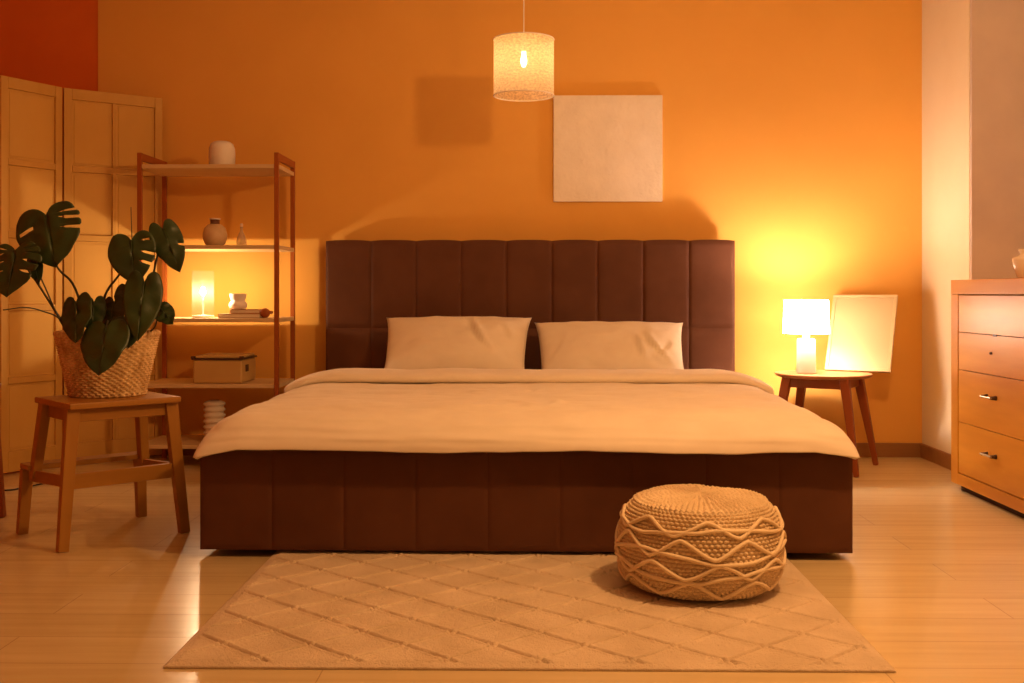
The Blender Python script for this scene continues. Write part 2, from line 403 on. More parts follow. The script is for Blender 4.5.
# the turned-back top edge: a soft flattened roll across the bed
bm = bmesh.new(); NF, NS = 150, 26; rings = []
for i in range(NF+1):
    u = -1+2*i/NF; s = abs(u); sg = 1 if u > 0 else -1
    arc = s*1.11
    if arc < .86: x, z, nx, nz = arc, .482, 0, 1
    else:
        t = min(1, (arc-.86)/.33); x = .86+.205*math.sin(t*PI/2*.97); z = .482-.11*(1-math.cos(t*PI/2*.97))
        nx, nz = math.sin(t*1.15), math.cos(t*1.15)
    endf = min(1, (1-s)/.035+.12)**.5
    wob = .012*rnoise(u*4, 1, 2); y0 = 4.64+wob+.02*s; y1 = 4.99
    th = (.026+.004*rnoise(u*5, 3, 1))*endf
    ring = []
    for k in range(NS):
        a = 2*PI*k/NS; ca, sa = math.cos(a), math.sin(a)
        cy = (y0+y1)/2; hw = (y1-y0)/2*(.93+.07*endf)
        py = cy+hw*math.copysign(abs(ca)**.6, ca); off = th*(1+math.copysign(abs(sa)**.7, sa))
        off += .004*rnoise(u*9, py*12, 6)*(1 if sa > 0 else 0)
        off += -.004
        ring.append(bm.verts.new((sg*(x+nx*off)-.006, py, z+nz*off)))
    rings.append(ring)
for i in range(NF):
    for k in range(NS): bm.faces.new((rings[i][k], rings[i][(k+1) % NS], rings[i+1][(k+1) % NS], rings[i+1][k]))
bm.faces.new(rings[0]); bm.faces.new(rings[-1][::-1])
fold = link('turned_back_edge', bm, M['linen'], duvet, True)

# pillows -------------------------------------------------------------
def pillow(loc, w, h, seed, label, tilt, roll=0.):
    bm = bmesh.new(); N = 46; NH = 34
    top = []; bot = []
    for j in range(NH+1):
        v = 2*j/NH-1; rt = []; rb = []
        for i in range(N+1):
            u = 2*i/N-1
            pin_x = 1-.045*(1-abs(v)**3); pin_y = 1-.07*(1-abs(u)**3)
            x = u*w/2*pin_x*(1-.075*(1-v)/2); y = v*h/2*pin_y
            t = .088*((1-abs(u)**3.2)**.62)*((1-abs(v)**2.6)**.62)
            n = .010*rnoise(u*2.2+seed, v*2.2, seed)+.0055*rnoise(u*5+seed, v*4, seed)
            cr = 0
            for (ua, ub, va, vb, am) in (((.16,.30,.75,-.45,.020), (.75,-.2,-.2,.6,.007)) if seed % 2 else ((.32,.05,.10,-.5,.016), (.45,.28,.25,-.5,.018), (.80,-.25,.1,-.5,.010), (-.7,-.2,.4,-.5,.006))):
                q = min(1, max(0, (va-v)/(va-vb))); u0 = ua+ub*q*q; win = math.sin(PI*min(1, max(0, (va+.1-v)/(va-vb+.2))))
                d = u-u0; cr += am*win*(math.exp(-(d/.045)**2)-.8*math.exp(-((d-.075)/.05)**2))
            e = min(1, t/.05)
            rt.append(bm.verts.new((x, y, t+(n-cr)*e+.003)))
            rb.append(rt[-1] if (i in (0, N) or j in (0, NH)) else bm.verts.new((x, y, -t*.75)))
        top.append(rt); bot.append(rb)
    for j in range(NH):
        for i in range(N):
            bm.faces.new((top[j][i], top[j][i+1], top[j+1][i+1], top[j+1][i]))
            vsx = (bot[j][i], bot[j+1][i], bot[j+1][i+1], bot[j][i+1])
            bm.faces.new(vsx)
    o = link('pillow', bm, M['pillow'], None, True)
    o.location = loc; o.rotation_euler = (math.radians(tilt), math.radians(roll), 0)
    return on_bed(tag(o, label, 'pillow', 'pillows leaning on the headboard'))
PT = 37
for (xa, xb, yt, lab, sd, rl) in ((386, 531.5, 318, 'left cream pillow leaning on the headboard, diagonal crease near its right side', 3, 0), (534, 682.5, 323, 'right cream pillow leaning on the headboard, rumpled at its lower right', 8, 0)):
    A = at(xa, yt, 5.50); B = at(xb, yt, 5.50); w = (B-A).x; h = .46
    c = (A+B)/2; cy = 5.50-h/2*math.cos(math.radians(PT)); cz = c.z-h/2*math.sin(math.radians(PT))
    pillow((c.x, cy, cz), w, h, sd, lab, PT)

# ------------------------------------------------------------------ rug
RX0, RX1, RY0, RY1 = -.853, .842, 2.500, 4.02
def rug_h(x, y):
    px, py = .222, .20
    a = (x-RX0)/px; b = (y-RY0-.03)/py
    wob = .05*rnoise(x*3, y*3, 2)
    d1 = (a+b+wob) % 1; d2 = (a-b+wob+.12) % 1
    d1 = min(d1, 1-d1); d2 = min(d2, 1-d2)
    m = min(x-RX0, RX1-x, y-RY0, RY1-y)
    m = min(x-RX0, RX1-x, y-RY0, RY1-y)
    h = .006+.0070*min(1, m/.03)
    if m > .022:
        brk1 = .65+.7*rnoise(x*23, y*23, 3); brk2 = .80+.9*rnoise(x*40, y*40, 8)
        # a raised welt beside each furrow
        h += .0028*math.exp(-((d1-.07)/.03)**2)+.0022*math.exp(-((d2-.07)/.03)**2)
        h -= .0125*math.exp(-(d1/.028)**2)*max(0, min(1., brk1)); h -= .0115*math.exp(-(d2/.027)**2)*max(0, min(1., brk2))
    h += .0011*rnoise(x*120, y*120, 1)+.0008*rnoise(x*60, y*60, 6)
    return max(.0012, h)
bm = bmesh.new(); NX, NY = 560, 500
g = [[bm.verts.new((RX0+(RX1-RX0)*i/NX, RY0+(RY1-RY0)*j/NY, rug_h(RX0+(RX1-RX0)*i/NX, RY0+(RY1-RY0)*j/NY))) for i in range(NX+1)] for j in range(NY+1)]
for j in range(NY):
    for i in range(NX): bm.faces.new((g[j][i], g[j][i+1], g[j+1][i+1], g[j+1][i]))
bord = [g[0][i] for i in range(NX+1)]+[g[j][NX] for j in range(1, NY+1)]+[g[NY][i] for i in range(NX-1, -1, -1)]+[g[j][0] for j in range(NY-1, 0, -1)]
low = [bm.verts.new((v.co.x, v.co.y, .0005)) for v in bord]
for k in range(len(bord)):
    q = (k+1) % len(bord); bm.faces.new((bord[k], low[k], low[q], bord[q]))
bm.faces.new(low)
rug = tag(link('rug', bm, M['rug'], None, True), 'beige rug with a sunken diamond lattice on the floor at the foot of the bed', 'rug')

# ------------------------------------------------------------------ pouf
PR, PH = .243, .262
pc = at(700, 560, 3.27); pouf = thing('pouf', 'round beige crocheted pouf with knotted cords standing on the rug', 'pouf', (at(700,560,3.19).x, 3.187, .0192))
def pouf_rz(t):
    """t 0..1 from the bottom centre up the side to the top centre -> (r, z)"""
    prof = [(0,0), (.12,0), (.188,.003), (.224,.028), (.241,.078), (.243,.125), (.237,.178), (.221,.222), (.192,.250), (.148,.261), (.08,.266), (0,.268)]
    n = len(prof)-1; f = t*n; i = min(n-1, int(f)); f -= i
    P = [prof[max(0, i-1)], prof[i], prof[i+1], prof[min(n, i+2)]]
    def cr(a, b, c, d): return .5*((2*b)+(c-a)*f+(2*a-5*b+4*c-d)*f*f+(3*b-a-3*c+d)*f**3)
    return max(0, cr(*[p[0] for p in P])), cr(*[p[1] for p in P])
ARC = [0.]
for k in range(300): ARC.append(ARC[-1]+math.dist(pouf_rz(k/300), pouf_rz((k+1)/300)))
bm = bmesh.new(); NA, NT = 560, 300; rings = []
for k in range(NT+1):
    t = k/NT; r, z = pouf_rz(t); ring = []
    r2, z2 = pouf_rz(min(1, t+.004)); r1, z1 = pouf_rz(max(0, t-.004)); tn = Vector((z2-z1, -(r2-r1))).normalized() if k not in (0, NT) else Vector((0, -1 if k == 0 else 1))
    for i in range(NA):
        a = 2*PI*i/NA
        lump = .006*rnoise(math.cos(a)*1.5, math.sin(a)*1.5, z*8)
        arc = t*60
        if t < .72:    # knotted net on the side: staggered eyelets, denser stitches in diamond patches
            row = ARC[k]/.0115; cc = round(2*PI*PR/.0165)*a/(2*PI)+(.5 if int(row) % 2 else 0)
            q = math.sin(PI*(row % 1))*abs(math.sin(PI*(cc % 1)))
            patch = .5+.5*math.sin(8*a+1.0)*math.sin(t*28)
            h = -.0095*(1-q)**2*(.70+.6*patch)+.0022*rnoise(math.cos(a)*25, math.sin(a)*25, t*60)
        else:          # radial stitches on the top
            kk = 72 if t < .86 else 36
            h = .0034*math.sin(kk*a+5*rnoise(math.cos(a)*2, math.sin(a)*2, t*14))*min(1, (1-t)*10)+.0012*math.sin(ARC[k]/.0022)+.0022*rnoise(math.cos(a)*r*90, math.sin(a)*r*90, 2)
        if t < .15: h = 0
        rr = max(.0001, r+tn.x*(h+lump)); zz = max(0, z+tn.y*(h+lump))
        if t < .2: zz = max(0, z)
        ring.append(bm.verts.new((rr*math.cos(a), rr*math.sin(a), zz)))
    rings.append(ring)
for k in range(NT):
    for i in range(NA): bm.faces.new((rings[k][i], rings[k][(i+1) % NA], rings[k+1][(i+1) % NA], rings[k+1][i]))
bm.faces.new(rings[0][::-1]); bm.faces.new(rings[-1])
link('crocheted_cover', bm, M['pouf'], pouf, True)
def z_to_t(z):
    lo, hi = .15, .8
    for _ in range(24):
        mid = (lo+hi)/2
        if pouf_rz(mid)[1] < z: lo = mid
        else: hi = mid
    return lo
def tri(p): p = p % 1; return 4*abs(p-.5)-1
def cord(fn, r=.0058):
    pts = []; n = 260
    for i in range(n):
        a = 2*PI*i/n; z = fn(a)+.007*rnoise(math.cos(a)*3, math.sin(a)*3, r*999+fn(0)*60); rr, _ = pouf_rz(z_to_t(z)); l = .006*rnoise(math.cos(a)*1.5, math.sin(a)*1.5, z*8)
        pts.append(((rr+l+.001)*math.cos(a), (rr+l+.001)*math.sin(a), z))
    b = bmesh.new(); tube(b, pts, r, 8, closed=True); return link('cord', b, M['cord'], pouf, True)
P8 = 8/(2*PI)
soft = lambda v: .55*v+.45*math.sin(v*PI/2)
cord(lambda a: .206+.021*soft(tri(P8*a+.10)))
cord(lambda a: .190+.020*abs(math.sin(a*1.5+.55))-.006)
cord(lambda a: .150+.026*soft(tri(P8*a+.48)))
cord(lambda a: .128+.016*math.cos(a*3+.9))
cord(lambda a: .092+.022*soft(tri(P8*a+.92)))
cord(lambda a: .077+.014*math.cos(a*3+2.6))
cord(lambda a: .040+.020*soft(tri(P8*a+.35)))

# ------------------------------------------------------------------ step stool with basket and plant
ST = Vector((-1.553, 3.913, 0)); SA = math.radians(43.6)
stool = thing('step_stool', 'brown wooden step stool with splayed legs beneath the plant basket', 'stool', ST, SA)
sharp(link('seat', bx(-.200, .200, -.208, .135, .478, .500, bev=.005), M['stool_top'], stool))
for s in (-1, 1):
    bm = bmesh.new(); beam(bm, (s*.219, -.190, 0), (s*.176, -.166, .479), .036, .030, .046, .034); sharp(link('leg', bm, M['stool'], stool))
    bm = bmesh.new(); beam(bm, (s*.224, .190, 0), (s*.211, .176, .236), .036, .030, .040, .034); sharp(link('leg', bm, M['stool'], stool))
    bm = bmesh.new(); beam(bm, (s*.203, .120, .21), (s*.176, .092, .479), .032, .042, .034, .046); sharp(link('upright', bm, M['stool'], stool))
    bm = bmesh.new(); beam(bm, (s*.196, -.178, .233), (s*.201, .176, .213), .042, .018, up=(1,0,0)); sharp(link('side_rail', bm, M['stool_top'], stool))
    bm = bmesh.new(); beam(bm, (s*.163, -.158, .452), (s*.163, .090, .452), .045, .018, up=(1,0,0)); sharp(link('side_apron', bm, M['stool_top'], stool))
bm = bmesh.new(); box(bm, -.165, .165, -.172, -.152, .432, .478, bev=.003); sharp(link('apron', bm, M['stool_top'], stool))
bm = bmesh.new(); box(bm, -.165, .165, .082, .102, .432, .478, bev=.003); sharp(link('apron', bm, M['stool_top'], stool))
sharp(link('front_rail', bx(-.190, .190, -.186, -.166, .205, .257, bev=.003), M['stool_top'], stool))
sharp(link('step', bx(-.228, .228, .118, .205, .237, .256, bev=.004), M['stool_top'], stool))

BC = Vector((-1.552, 3.945, .5005)); BR0, BR1, BH = .124, .176, .222
basket = thing('plant_basket', 'tapered woven seagrass basket holding the monstera on the step stool', 'basket', BC)
bm = bmesh.new(); NA, NR = 360, 84; rings = []
for k in range(NR+1):
    t = k/NR; z = t*BH; r = BR0+(BR1-BR0)*(t**.9)+(.004 if t < .08 else 0)
    ring = []
    for i in range(NA):
        a = 2*PI*i/NA; row = t*26; col = 34*a/(2*PI)
        ph = (1 if int(row) % 2 else -1)
        h = .0050*abs(math.sin(PI*(row % 1)))+.0042*ph*math.sin(2*PI*col)+.0015*rnoise(a*20, z*90, 4)
        ring.append(bm.verts.new(((r+h)*math.cos(a), (r+h)*math.sin(a), z)))
    rings.append(ring)
for k in range(NR):
    for i in range(NA): bm.faces.new((rings[k][i], rings[k][(i+1) % NA], rings[k+1][(i+1) % NA], rings[k+1][i]))
inner = [bm.verts.new(((BR1-.012)*math.cos(2*PI*i/NA), (BR1-.012)*math.sin(2*PI*i/NA), BH)) for i in range(NA)]
inl = [bm.verts.new(((BR1-.030)*math.cos(2*PI*i/NA), (BR1-.030)*math.sin(2*PI*i/NA), BH-.06)) for i in range(NA)]
for i in range(NA):
    j = (i+1) % NA; bm.faces.new((rings[-1][i], rings[-1][j], inner[j], inner[i])); bm.faces.new((inner[i], inner[j], inl[j], inl[i]))
bm.faces.new(rings[0][::-1])
link('woven_wall', bm, M['basket'], basket, True)
bm = bmesh.new()
for ph in (0, PI):
    pts = [((BR1-.002+.006*math.cos(30*a+ph))*math.cos(a), (BR1-.002+.006*math.cos(30*a+ph))*math.sin(a), BH+.004+.005*math.sin(30*a+ph)) for a in [2*PI*i/480 for i in range(480)]]
    tube(bm, pts, .0065, 6, closed=True)
link('rim', bm, M['basket'], basket, True)
bm = bmesh.new(); lathe(bm, [(0,BH-.045), (.10,BH-.042), (BR1-.027,BH-.05), (BR1-.03,BH-.07), (0,BH-.07)], 40, wob=lambda a, k: 1+.0*k); link('soil', bm, M['soil'], basket, True)

# monstera --------------------------------------------------------------
plant = thing('monstera_plant', 'dark green monstera with split leaves growing from the basket', 'plant', BC+Vector((0,0,BH-.05)))
PO = plant.location
OUT = [(0,.0), (.10,-.13), (.26,-.19), (.42,-.12), (.52,.06), (.54,.26), (.49,.46), (.37,.66), (.20,.85), (.0,1.0)]
def outline(s):
    f = s*(len(OUT)-1); i = min(len(OUT)-2, int(f)); f -= i
    P = [OUT[max(0, i-1)], OUT[i], OUT[i+1], OUT[min(len(OUT)-1, i+2)]]
    def cr(a, b, c, d): return .5*((2*b)+(c-a)*f+(2*a-5*b+4*c-d)*f*f+(3*b-a-3*c+d)*f**3)
    return cr(*[p[0] for p in P]), cr(*[p[1] for p in P])
GAP = .015
def leaf(base, tip, width, turn=0., cuts=(.38,.52,.66), side_cuts=(1,1), curl=.10, depth=.34, fold=.12, slot=None):
    """heart shaped blade: base = where the stalk joins, tip = point; the face looks at the room"""
    base = Vector(base)-PO; tip = Vector(tip)-PO
    L = (tip-base).length; yv = (tip-base).normalized()
    zv = Vector((math.sin(turn), -math.cos(turn), .25)); zv = (zv-yv*zv.dot(yv)).normalized(); xv = yv.cross(zv)
    bm = bmesh.new()
    for side in (-1, 1):
        cs = [c for c in cuts] if side_cuts[0 if side > 0 else 1] else []
        bounds = [0]+list(cs)+[1]
        for k in range(len(bounds)-1):
            s0, s1 = bounds[k], bounds[k+1]; m = max(4, int((s1-s0)*26)); Q = 9; g = []
            for a in range(m+1):
                row = []
                for q in range(Q+1):
                    f = q/Q; s = s0+(s1-s0)*a/m
                    inn = max(0, (f-depth)/(1-depth)); gap = GAP*min(1, inn*5)
                    if f > depth:
                        lo = s0+(gap if k > 0 else 0); hi = s1-(gap if k < len(bounds)-2 else 0)
                        s = lo+(hi-lo)*a/m
                    ox, oy = outline(s); my = max(0, (s-.50)/.50)*.93
                    # rounded ends of the fingers
                    e = 1.0
                    if len(cs): e = 1-.05*(abs(2*a/m-1)**4)*f*f
                    x = ox*f*e*width/.54/2*1.0; y = (my+(oy-my)*f*e)
                    z = -curl*(x/max(width,.01)*2)**2*L*.5+fold*.25*abs(x)-curl*.6*L*max(0, y-.3)**2
                    z += .010*rnoise(x*20+base.x*9, y*5, side)
                    row.append(bm.verts.new(base+xv*(side*x)+yv*(y*L)+zv*z))
                g.append(row)
            for a in range(m):
                for q in range(Q):
                    if slot and side == slot[0] and abs(s0+(s1-s0)*(a+.5)/m-slot[1]) < .02 and slot[2] <= q <= slot[3]: continue
                    bm.faces.new((g[a][q], g[a+1][q], g[a+1][q+1], g[a][q+1]))
    bmesh.ops.remove_doubles(bm, verts=bm.verts, dist=.0008)
    # raised midrib
    pts = []
    for i in range(9):
        t = i/8*.95; pts.append(base+yv*(t*L)+zv*(-curl*.6*L*max(0, t-.3)**2+.001))
    tube(bm, pts, lambda t: .0022*(1-t)+.0006, 5)
    o = link('leaf', bm, M['leaf'], plant, True)
    md = o.modifiers.new('thick', 'SOLIDIFY'); md.thickness = .0012
    return o
def stalk(pts, r=.0045):
    bm = bmesh.new(); p = catmull([Vector(q)-PO for q in pts], 8); tube(bm, p, lambda t: r*(1.25-.5*t), 7); link('stem', bm, M['stem'], plant, True)
def A3(px, py, Y): return at(px, py, Y)
root = lambda dx, dy: BC+Vector((dx, dy, BH-.05))
# (stalk join, tip, depth join, depth tip, width m, turn, cuts, cut sides, via points)
leaves = [
 ((46,215,3.86), (55,267,3.80), .240, .0, (.42,.52,.62), (0,1), .40, [(56,264,3.92), (75,288,3.93)], (-.05,.0)),
 ((15,251,3.78), (6,297,3.70), .20, -.1, (.34,.46,.58,.70), (1,1), .38, [(38,284,3.84), (60,318,3.90)], (-.08,-.03)),
 ((33,258,3.84), (39,285,3.80), .060, -.2, (), (0,0), .3, [(45,287,3.86), (66,330,3.9)], (-.07,.02)),
 ((131,240,3.84), (134,284,3.78), .170, .1, (.62,.74), (0,1), .40, [(122,270,3.88), (104,300,3.90)], (0,.03)),
 ((163,229,3.92), (180,272,3.86), .115, .30, (.66,), (0,1), .6, [(156,262,3.94), (148,295,3.92)], (.06,.05)),
 ((144,282,3.78), (137,341,3.72), .135, .15, (), (0,0), .4, [(140,276,3.86), (130,310,3.90)], (.04,.0)),
 ((127,288,3.86), (124,315,3.82), .088, 0, (), (0,0), .4, [(128,302,3.88), (120,325,3.90)], (.02,.04)),
 ((114,302,3.84), (108,334,3.80), .115, -.3, (.62,), (1,0), .6, [(112,318,3.87)], (.0,.06)),
 ((76,302,3.80), (75,343,3.72), .125, -.2, (), (0,0), .4, [(78,312,3.86), (86,326,3.88)], (-.04,.03)),
 ((94,302,3.82), (92,334,3.77), .085, .2, (), (0,0), .4, [(96,318,3.86)], (-.03,.0)),
 ((106,328,3.74), (98,375,3.655), .175, -.1, (), (0,0), .4, [(108,322,3.80)], (0,-.05)),
 ((160,308,3.86), (173,324,3.82), .075, .3, (), (0,0), .4, [(157,320,3.88), (152,330,3.90)], (.08,-.02)),
 ((127,320,3.80), (127,348,3.74), .105, .2, (), (0,0), .4, [(124,324,3.85)], (.02,-.03)),
 ((110,322,3.90), (112,349,3.82), .13, .1, (), (0,0), .4, [(110,326,3.9)], (.02,.05)),
]
for (b, t, w, turn, cuts, sc, dep, via, rt) in leaves:
    leaf(A3(*b), A3(*t), w, turn, cuts, sc, depth=dep, slot=((1, .55, 4, 7) if w > .2 else ((-1, .45, 4, 7) if w == .170 else None)))
    stalk([root(*rt)]+[A3(*v) for v in via[::-1]]+[A3(*b)], .0042 if w > .1 else .003)
stalk([root(-.06,-.06), A3(61,320,3.80), A3(42,311,3.74), A3(25,307.5,3.70), A3(3,310,3.66)], .0026)
stalk([root(.03,.02), A3(131,290,3.88), A3(132,250,3.9), A3(131,207,3.9)], .0022)

# ------------------------------------------------------------------ folding screen
HS = 1.915
def corner(px, py):   # a picture point at the height of the screen's top edge
    xc = (px-512)/FPX; zc = (HOR-py)/FPX; t = (HS-CAMH)/zc
    dx = xc*math.cos(YAW)-math.sin(YAW); dy = xc*math.sin(YAW)+math.cos(YAW)
    return Vector((t*dx, t*dy, 0))
SP = [corner(1, 75), corner(62.5, 87.3), corner(64, 87.6), corner(162.5, 98.2)]
screen = thing('folding_screen', 'pale panelled folding room divider standing behind the plant and shelf', 'room divider', SP[0])
def screen_panel(A, B, cols):
    d = (B-A); L = d.length; ang = math.atan2(d.y, d.x)
    P = bpy.data.objects.new('panel', None); C.objects.link(P); P.parent = screen; P.location = A-SP[0]; P.rotation_euler = (0,0,ang)
    T = .028; fw = .040; rows = 5; z0 = .012
    bm = bmesh.new()
    box(bm, 0, fw, 0, T, z0, HS, bev=.003); box(bm, L-fw, L, 0, T, z0, HS, bev=.003)
    zs = [z0+.10]+[.10+(HS-.055-.10)*k/rows for k in range(1, rows)]+[HS-.055]
    box(bm, fw, L-fw, 0, T, z0, z0+.10, bev=.003); box(bm, fw, L-fw, 0, T, HS-.055, HS, bev=.003)
    for z in zs[1:-1]: box(bm, fw, L-fw, 0, T, z-.016, z+.016, bev=.004)
    xs = [fw+(L-2*fw)*c/cols for c in range(cols+1)]
    for x in xs[1:-1]: box(bm, x-.010, x+.010, .001, T-.001, z0+.1, HS-.055, bev=.004)
    sharp(link('frame', bm, M['screen_frame'], P))
    for c in range(cols):
        for r in range(rows):
            xa = xs[c]+(.011 if c else 0); xb = xs[c+1]-(.011 if c < cols-1 else 0)
            za = zs[r]+(.017 if r else 0); zb = zs[r+1]-(.017 if r < rows-1 else 0)
            b = bmesh.new(); box(b, xa, xb, .012, .020, za, zb)
            box(b, xa+.012, xb-.012, .0098, .0125, za+.012, zb-.012, bev=.002)
            sharp(link('inset_panel', b, M['screen_panel'], P))
screen_panel(SP[0], SP[1], 1); screen_panel(SP[2], SP[3], 2)

# ------------------------------------------------------------------ open shelf
f_l = at(136.9, 165, 5.315); f_r = at(278.4, 165, 5.315)
SX0, SX1, SY0, SY1 = f_l.x, f_r.x, 5.315, 5.700
shelf = thing('shelving_unit', 'open wooden shelving unit with reddish posts against the orange wall', 'shelf', (SX0, SY0, 0))
SWd, SDp = SX1-SX0, SY1-SY0; PW = .022
LV = [.123, .424, .750, 1.112, 1.512]
for x in (0, SWd-PW):
    sharp(link('post', bx(x, x+PW, 0, PW, 0, 1.570, bev=.002), M['redwood'], shelf))
    sharp(link('post', bx(x, x+PW, SDp-PW, SDp, 0, 1.570, bev=.002), M['redwood'], shelf))
    sharp(link('top_rail', bx(x+.002, x+PW-.002, PW, SDp-PW, 1.533, 1.570, bev=.002), M['redwood_x'], shelf))
for z in LV:
    b = bmesh.new(); box(b, PW+.001, SWd-PW-.001, .002, SDp-.002, z-.020, z, bev=.002)
    box(b, .002, PW+.002, PW+.001, SDp-PW-.001, z-.020, z, bev=.001); box(b, SWd-PW-.002, SWd-.002, PW+.001, SDp-PW-.001, z-.020, z, bev=.001)
    sharp(link('shelf_board', b, M['shelfboard'], shelf))

def X(px, Y): return at(px, 300, Y).x
def vessel(name, prof, px, Y, z, m, label, cat, seg=48):
    bm = bmesh.new(); lathe(bm, prof, seg); o = link(name, bm, m, None, True); o.location = (X(px, Y), Y, z)
    return tag(o, label, cat)
z5 = LV[4]+.0006
vessel('ceramic_jar', [(0,0), (.060,0), (.064,.004), (.0655,.06), (.064,.092), (.056,.115), (.042,.126), (.03,.129), (.028,.125), (.024,.11), (0,.10)], 222, 5.44, z5, M['ceramic'], 'white domed ceramic jar on the topmost shelf', 'jar')
Yv = 5.46
vs_ = thing('round_vase', 'round tan stoneware vase with a dark brown neck on the upper shelf', 'vase', (X(215, Yv), Yv, LV[3]+.0006))
bm = bmesh.new(); lathe(bm, [(0,0), (.036,0), (.050,.012), (.060,.040), (.0605,.062), (.053,.090), (.036,.108), (.025,.113), (.022,.110), (.02,.05), (0,.02)], 48); link('body', bm, M['vase'], vs_, True)
bm = bmesh.new(); lathe(bm, [(.024,.111), (.023,.118), (.0235,.134), (.019,.134), (.019,.112)], 40, closed=True); link('neck', bm, M['vase_neck'], vs_, True)['label'] = 'dark brown glazed neck'
bm = bmesh.new(); lathe(bm, [(.023,.134), (.027,.136), (.0275,.141), (.019,.142), (.0185,.135)], 40, closed=True); link('rim', bm, M['ceramic'], vs_, True)['label'] = 'white rim'
Yg = 5.45
gb = thing('glass_bottle', 'small clear glass bottle beside the round vase on the upper shelf', 'bottle', (X(241.5, Yg), Yg, LV[3]+.0006))
bm = bmesh.new(); lathe(bm, [(0,0), (.020,0), (.026,.006), (.026,.03), (.017,.055), (.008,.075), (.0065,.090), (.009,.096), (.006,.098), (.0045,.08), (.012,.05), (.021,.03), (.020,.01), (0,.006)], 32); link('body', bm, M['glass'], gb, True)
bm = bmesh.new(); lathe(bm, [(0,.092), (.005,.092), (.006,.100), (.0085,.106), (.006,.114), (0,.116)], 24); link('stopper', bm, M['ceramic_gloss'], gb, True)

# glowing cylinder lamp
Yl = 5.40
cl = thing('cylinder_lamp', 'glowing frosted glass cylinder lamp on the middle shelf', 'lamp', (X(203, Yl), Yl, LV[2]+.0006))
bm = bmesh.new(); lathe(bm, [(.0525,.006), (.0535,.006), (.0535,.236), (.0525,.236)], 64, closed=True); link('glass_shade', bm, M['frost'], cl, True)
bm = bmesh.new(); lathe(bm, [(0,0), (.052,0), (.054,.003), (.054,.012), (.008,.014), (.004,.02), (.004,.10), (.006,.108), (0,.108)], 40); sharp(link('base', bm, M['white_plastic'], cl))
bm = bmesh.new(); lathe(bm, [(0,.110), (.007,.113), (.0125,.126), (.0125,.136), (.008,.148), (.0,.156)], 16); link('bulb', bm, M['bulb_candle'], cl, True)

# books, cup, wooden pestle
def book(cx, Y0, w, d, h, z, cover, label, rz=0.):
    t = thing('book', label, 'book', (cx, Y0+d/2, z), rz, 'books lying on the middle shelf')
    bm = bmesh.new(); box(bm, -w/2, w/2, -d/2, d/2, 0, .003, bev=.0008); box(bm, -w/2, w/2, -d/2, d/2, h-.003, h, bev=.0008); box(bm, -w/2, -w/2+.003, -d/2, d/2, .003, h-.003)
    sharp(link('cover', bm, cover, t)); link('pages', bx(-w/2+.0032, w/2-.006, -d/2+.004, d/2-.004, .0031, h-.0031), M['paper'], t); return t
book(X(239.5, 5.34), 5.335, .212, .15, .022, LV[2]+.0006, M['book_a'], 'tan book lying at the bottom of the pair beneath the cup')
book(X(246, 5.38), 5.352, .150, .125, .020, LV[2]+.0232, M['book_b'], 'smaller book lying on top of the tan book beneath the cup', .05)
Yc = 5.405; zc_ = LV[2]+.0438
cup = vessel('ceramic_cup', [(0,0), (.034,0), (.043,.008), (.046,.022), (.041,.034), (.033,.041), (.036,.048), (.041,.066), (.041,.078), (.037,.078), (.035,.06), (.028,.042), (.036,.02), (0,.008)], 238, Yc, zc_, M['ceramic'], 'pale waisted ceramic cup standing on the two books', 'cup')
bm = bmesh.new()
lathe(bm, [(0,-.05), (.016,-.05), (.0235,-.040), (.0245,-.028), (.018,-.016), (.010,-.008), (.009,.10), (.007,.112), (0,.114)], 32)
bm.transform(Matrix.Rotation(-PI/2, 4, 'X'))
o = link('wooden_pestle', bm, M['redwood'], None, True); o.location = (X(266.5, 5.39), 5.390, LV[2]+.0256)
tag(o, 'round-headed brown wooden pestle lying beside the books on the middle shelf', 'pestle')

# enamel box on the fourth level
fb = at(192.5, 384, 5.34); fb2 = at(242.3, 384, 5.34); wB = fb2.x-fb.x; dB = .27; hB = .118
boxT = thing('storage_box', 'beige metal storage box with dark rim and handle slot on the second lowest shelf', 'box', (fb.x, 5.34, LV[1]+.0006))
sharp(link('body', bx(0, wB, 0, dB, 0, hB, bev=.012, seg=4), M['box'], boxT))
sharp(link('rim', bx(-.005, wB+.005, -.005, dB+.003, hB, hB+.007, bev=.002), M['box_dark'], boxT))['label'] = 'dark rim under the lid'
sharp(link('lid', bx(.012, wB-.004, .004, dB-.01, hB+.0075, hB+.022, bev=.005), M['box'], boxT))
bm = bmesh.new(); box(bm, wB-.002, wB+.004, .06, .11, .055, .090, bev=.003); sharp(link('handle', bm, M['box_dark'], boxT))['label'] = 'dark handle slot on the side'
for xx in (.0, wB-.006): 
    sharp(link('latch', bx(xx-.008, xx+.010, -.006, .02, hB+.006, hB+.018, bev=.002), M['box_dark'], boxT))

# ribbed vase on the lowest shelf
prof = [(0,0), (.030,0)]
for k in range(7):
    for q in range(1, 8):
        a = PI*q/8; prof.append((.040+.015*math.sin(a), .002+k*.029+.029*(q/8)))
prof += [(.032,.207), (.028,.205), (.026,.05), (0,.03)]
vessel('ribbed_vase', prof, 214.5, 5.45, LV[0]+.0006, M['ceramic'], 'white ribbed vase of stacked rings on the lowest shelf', 'vase')

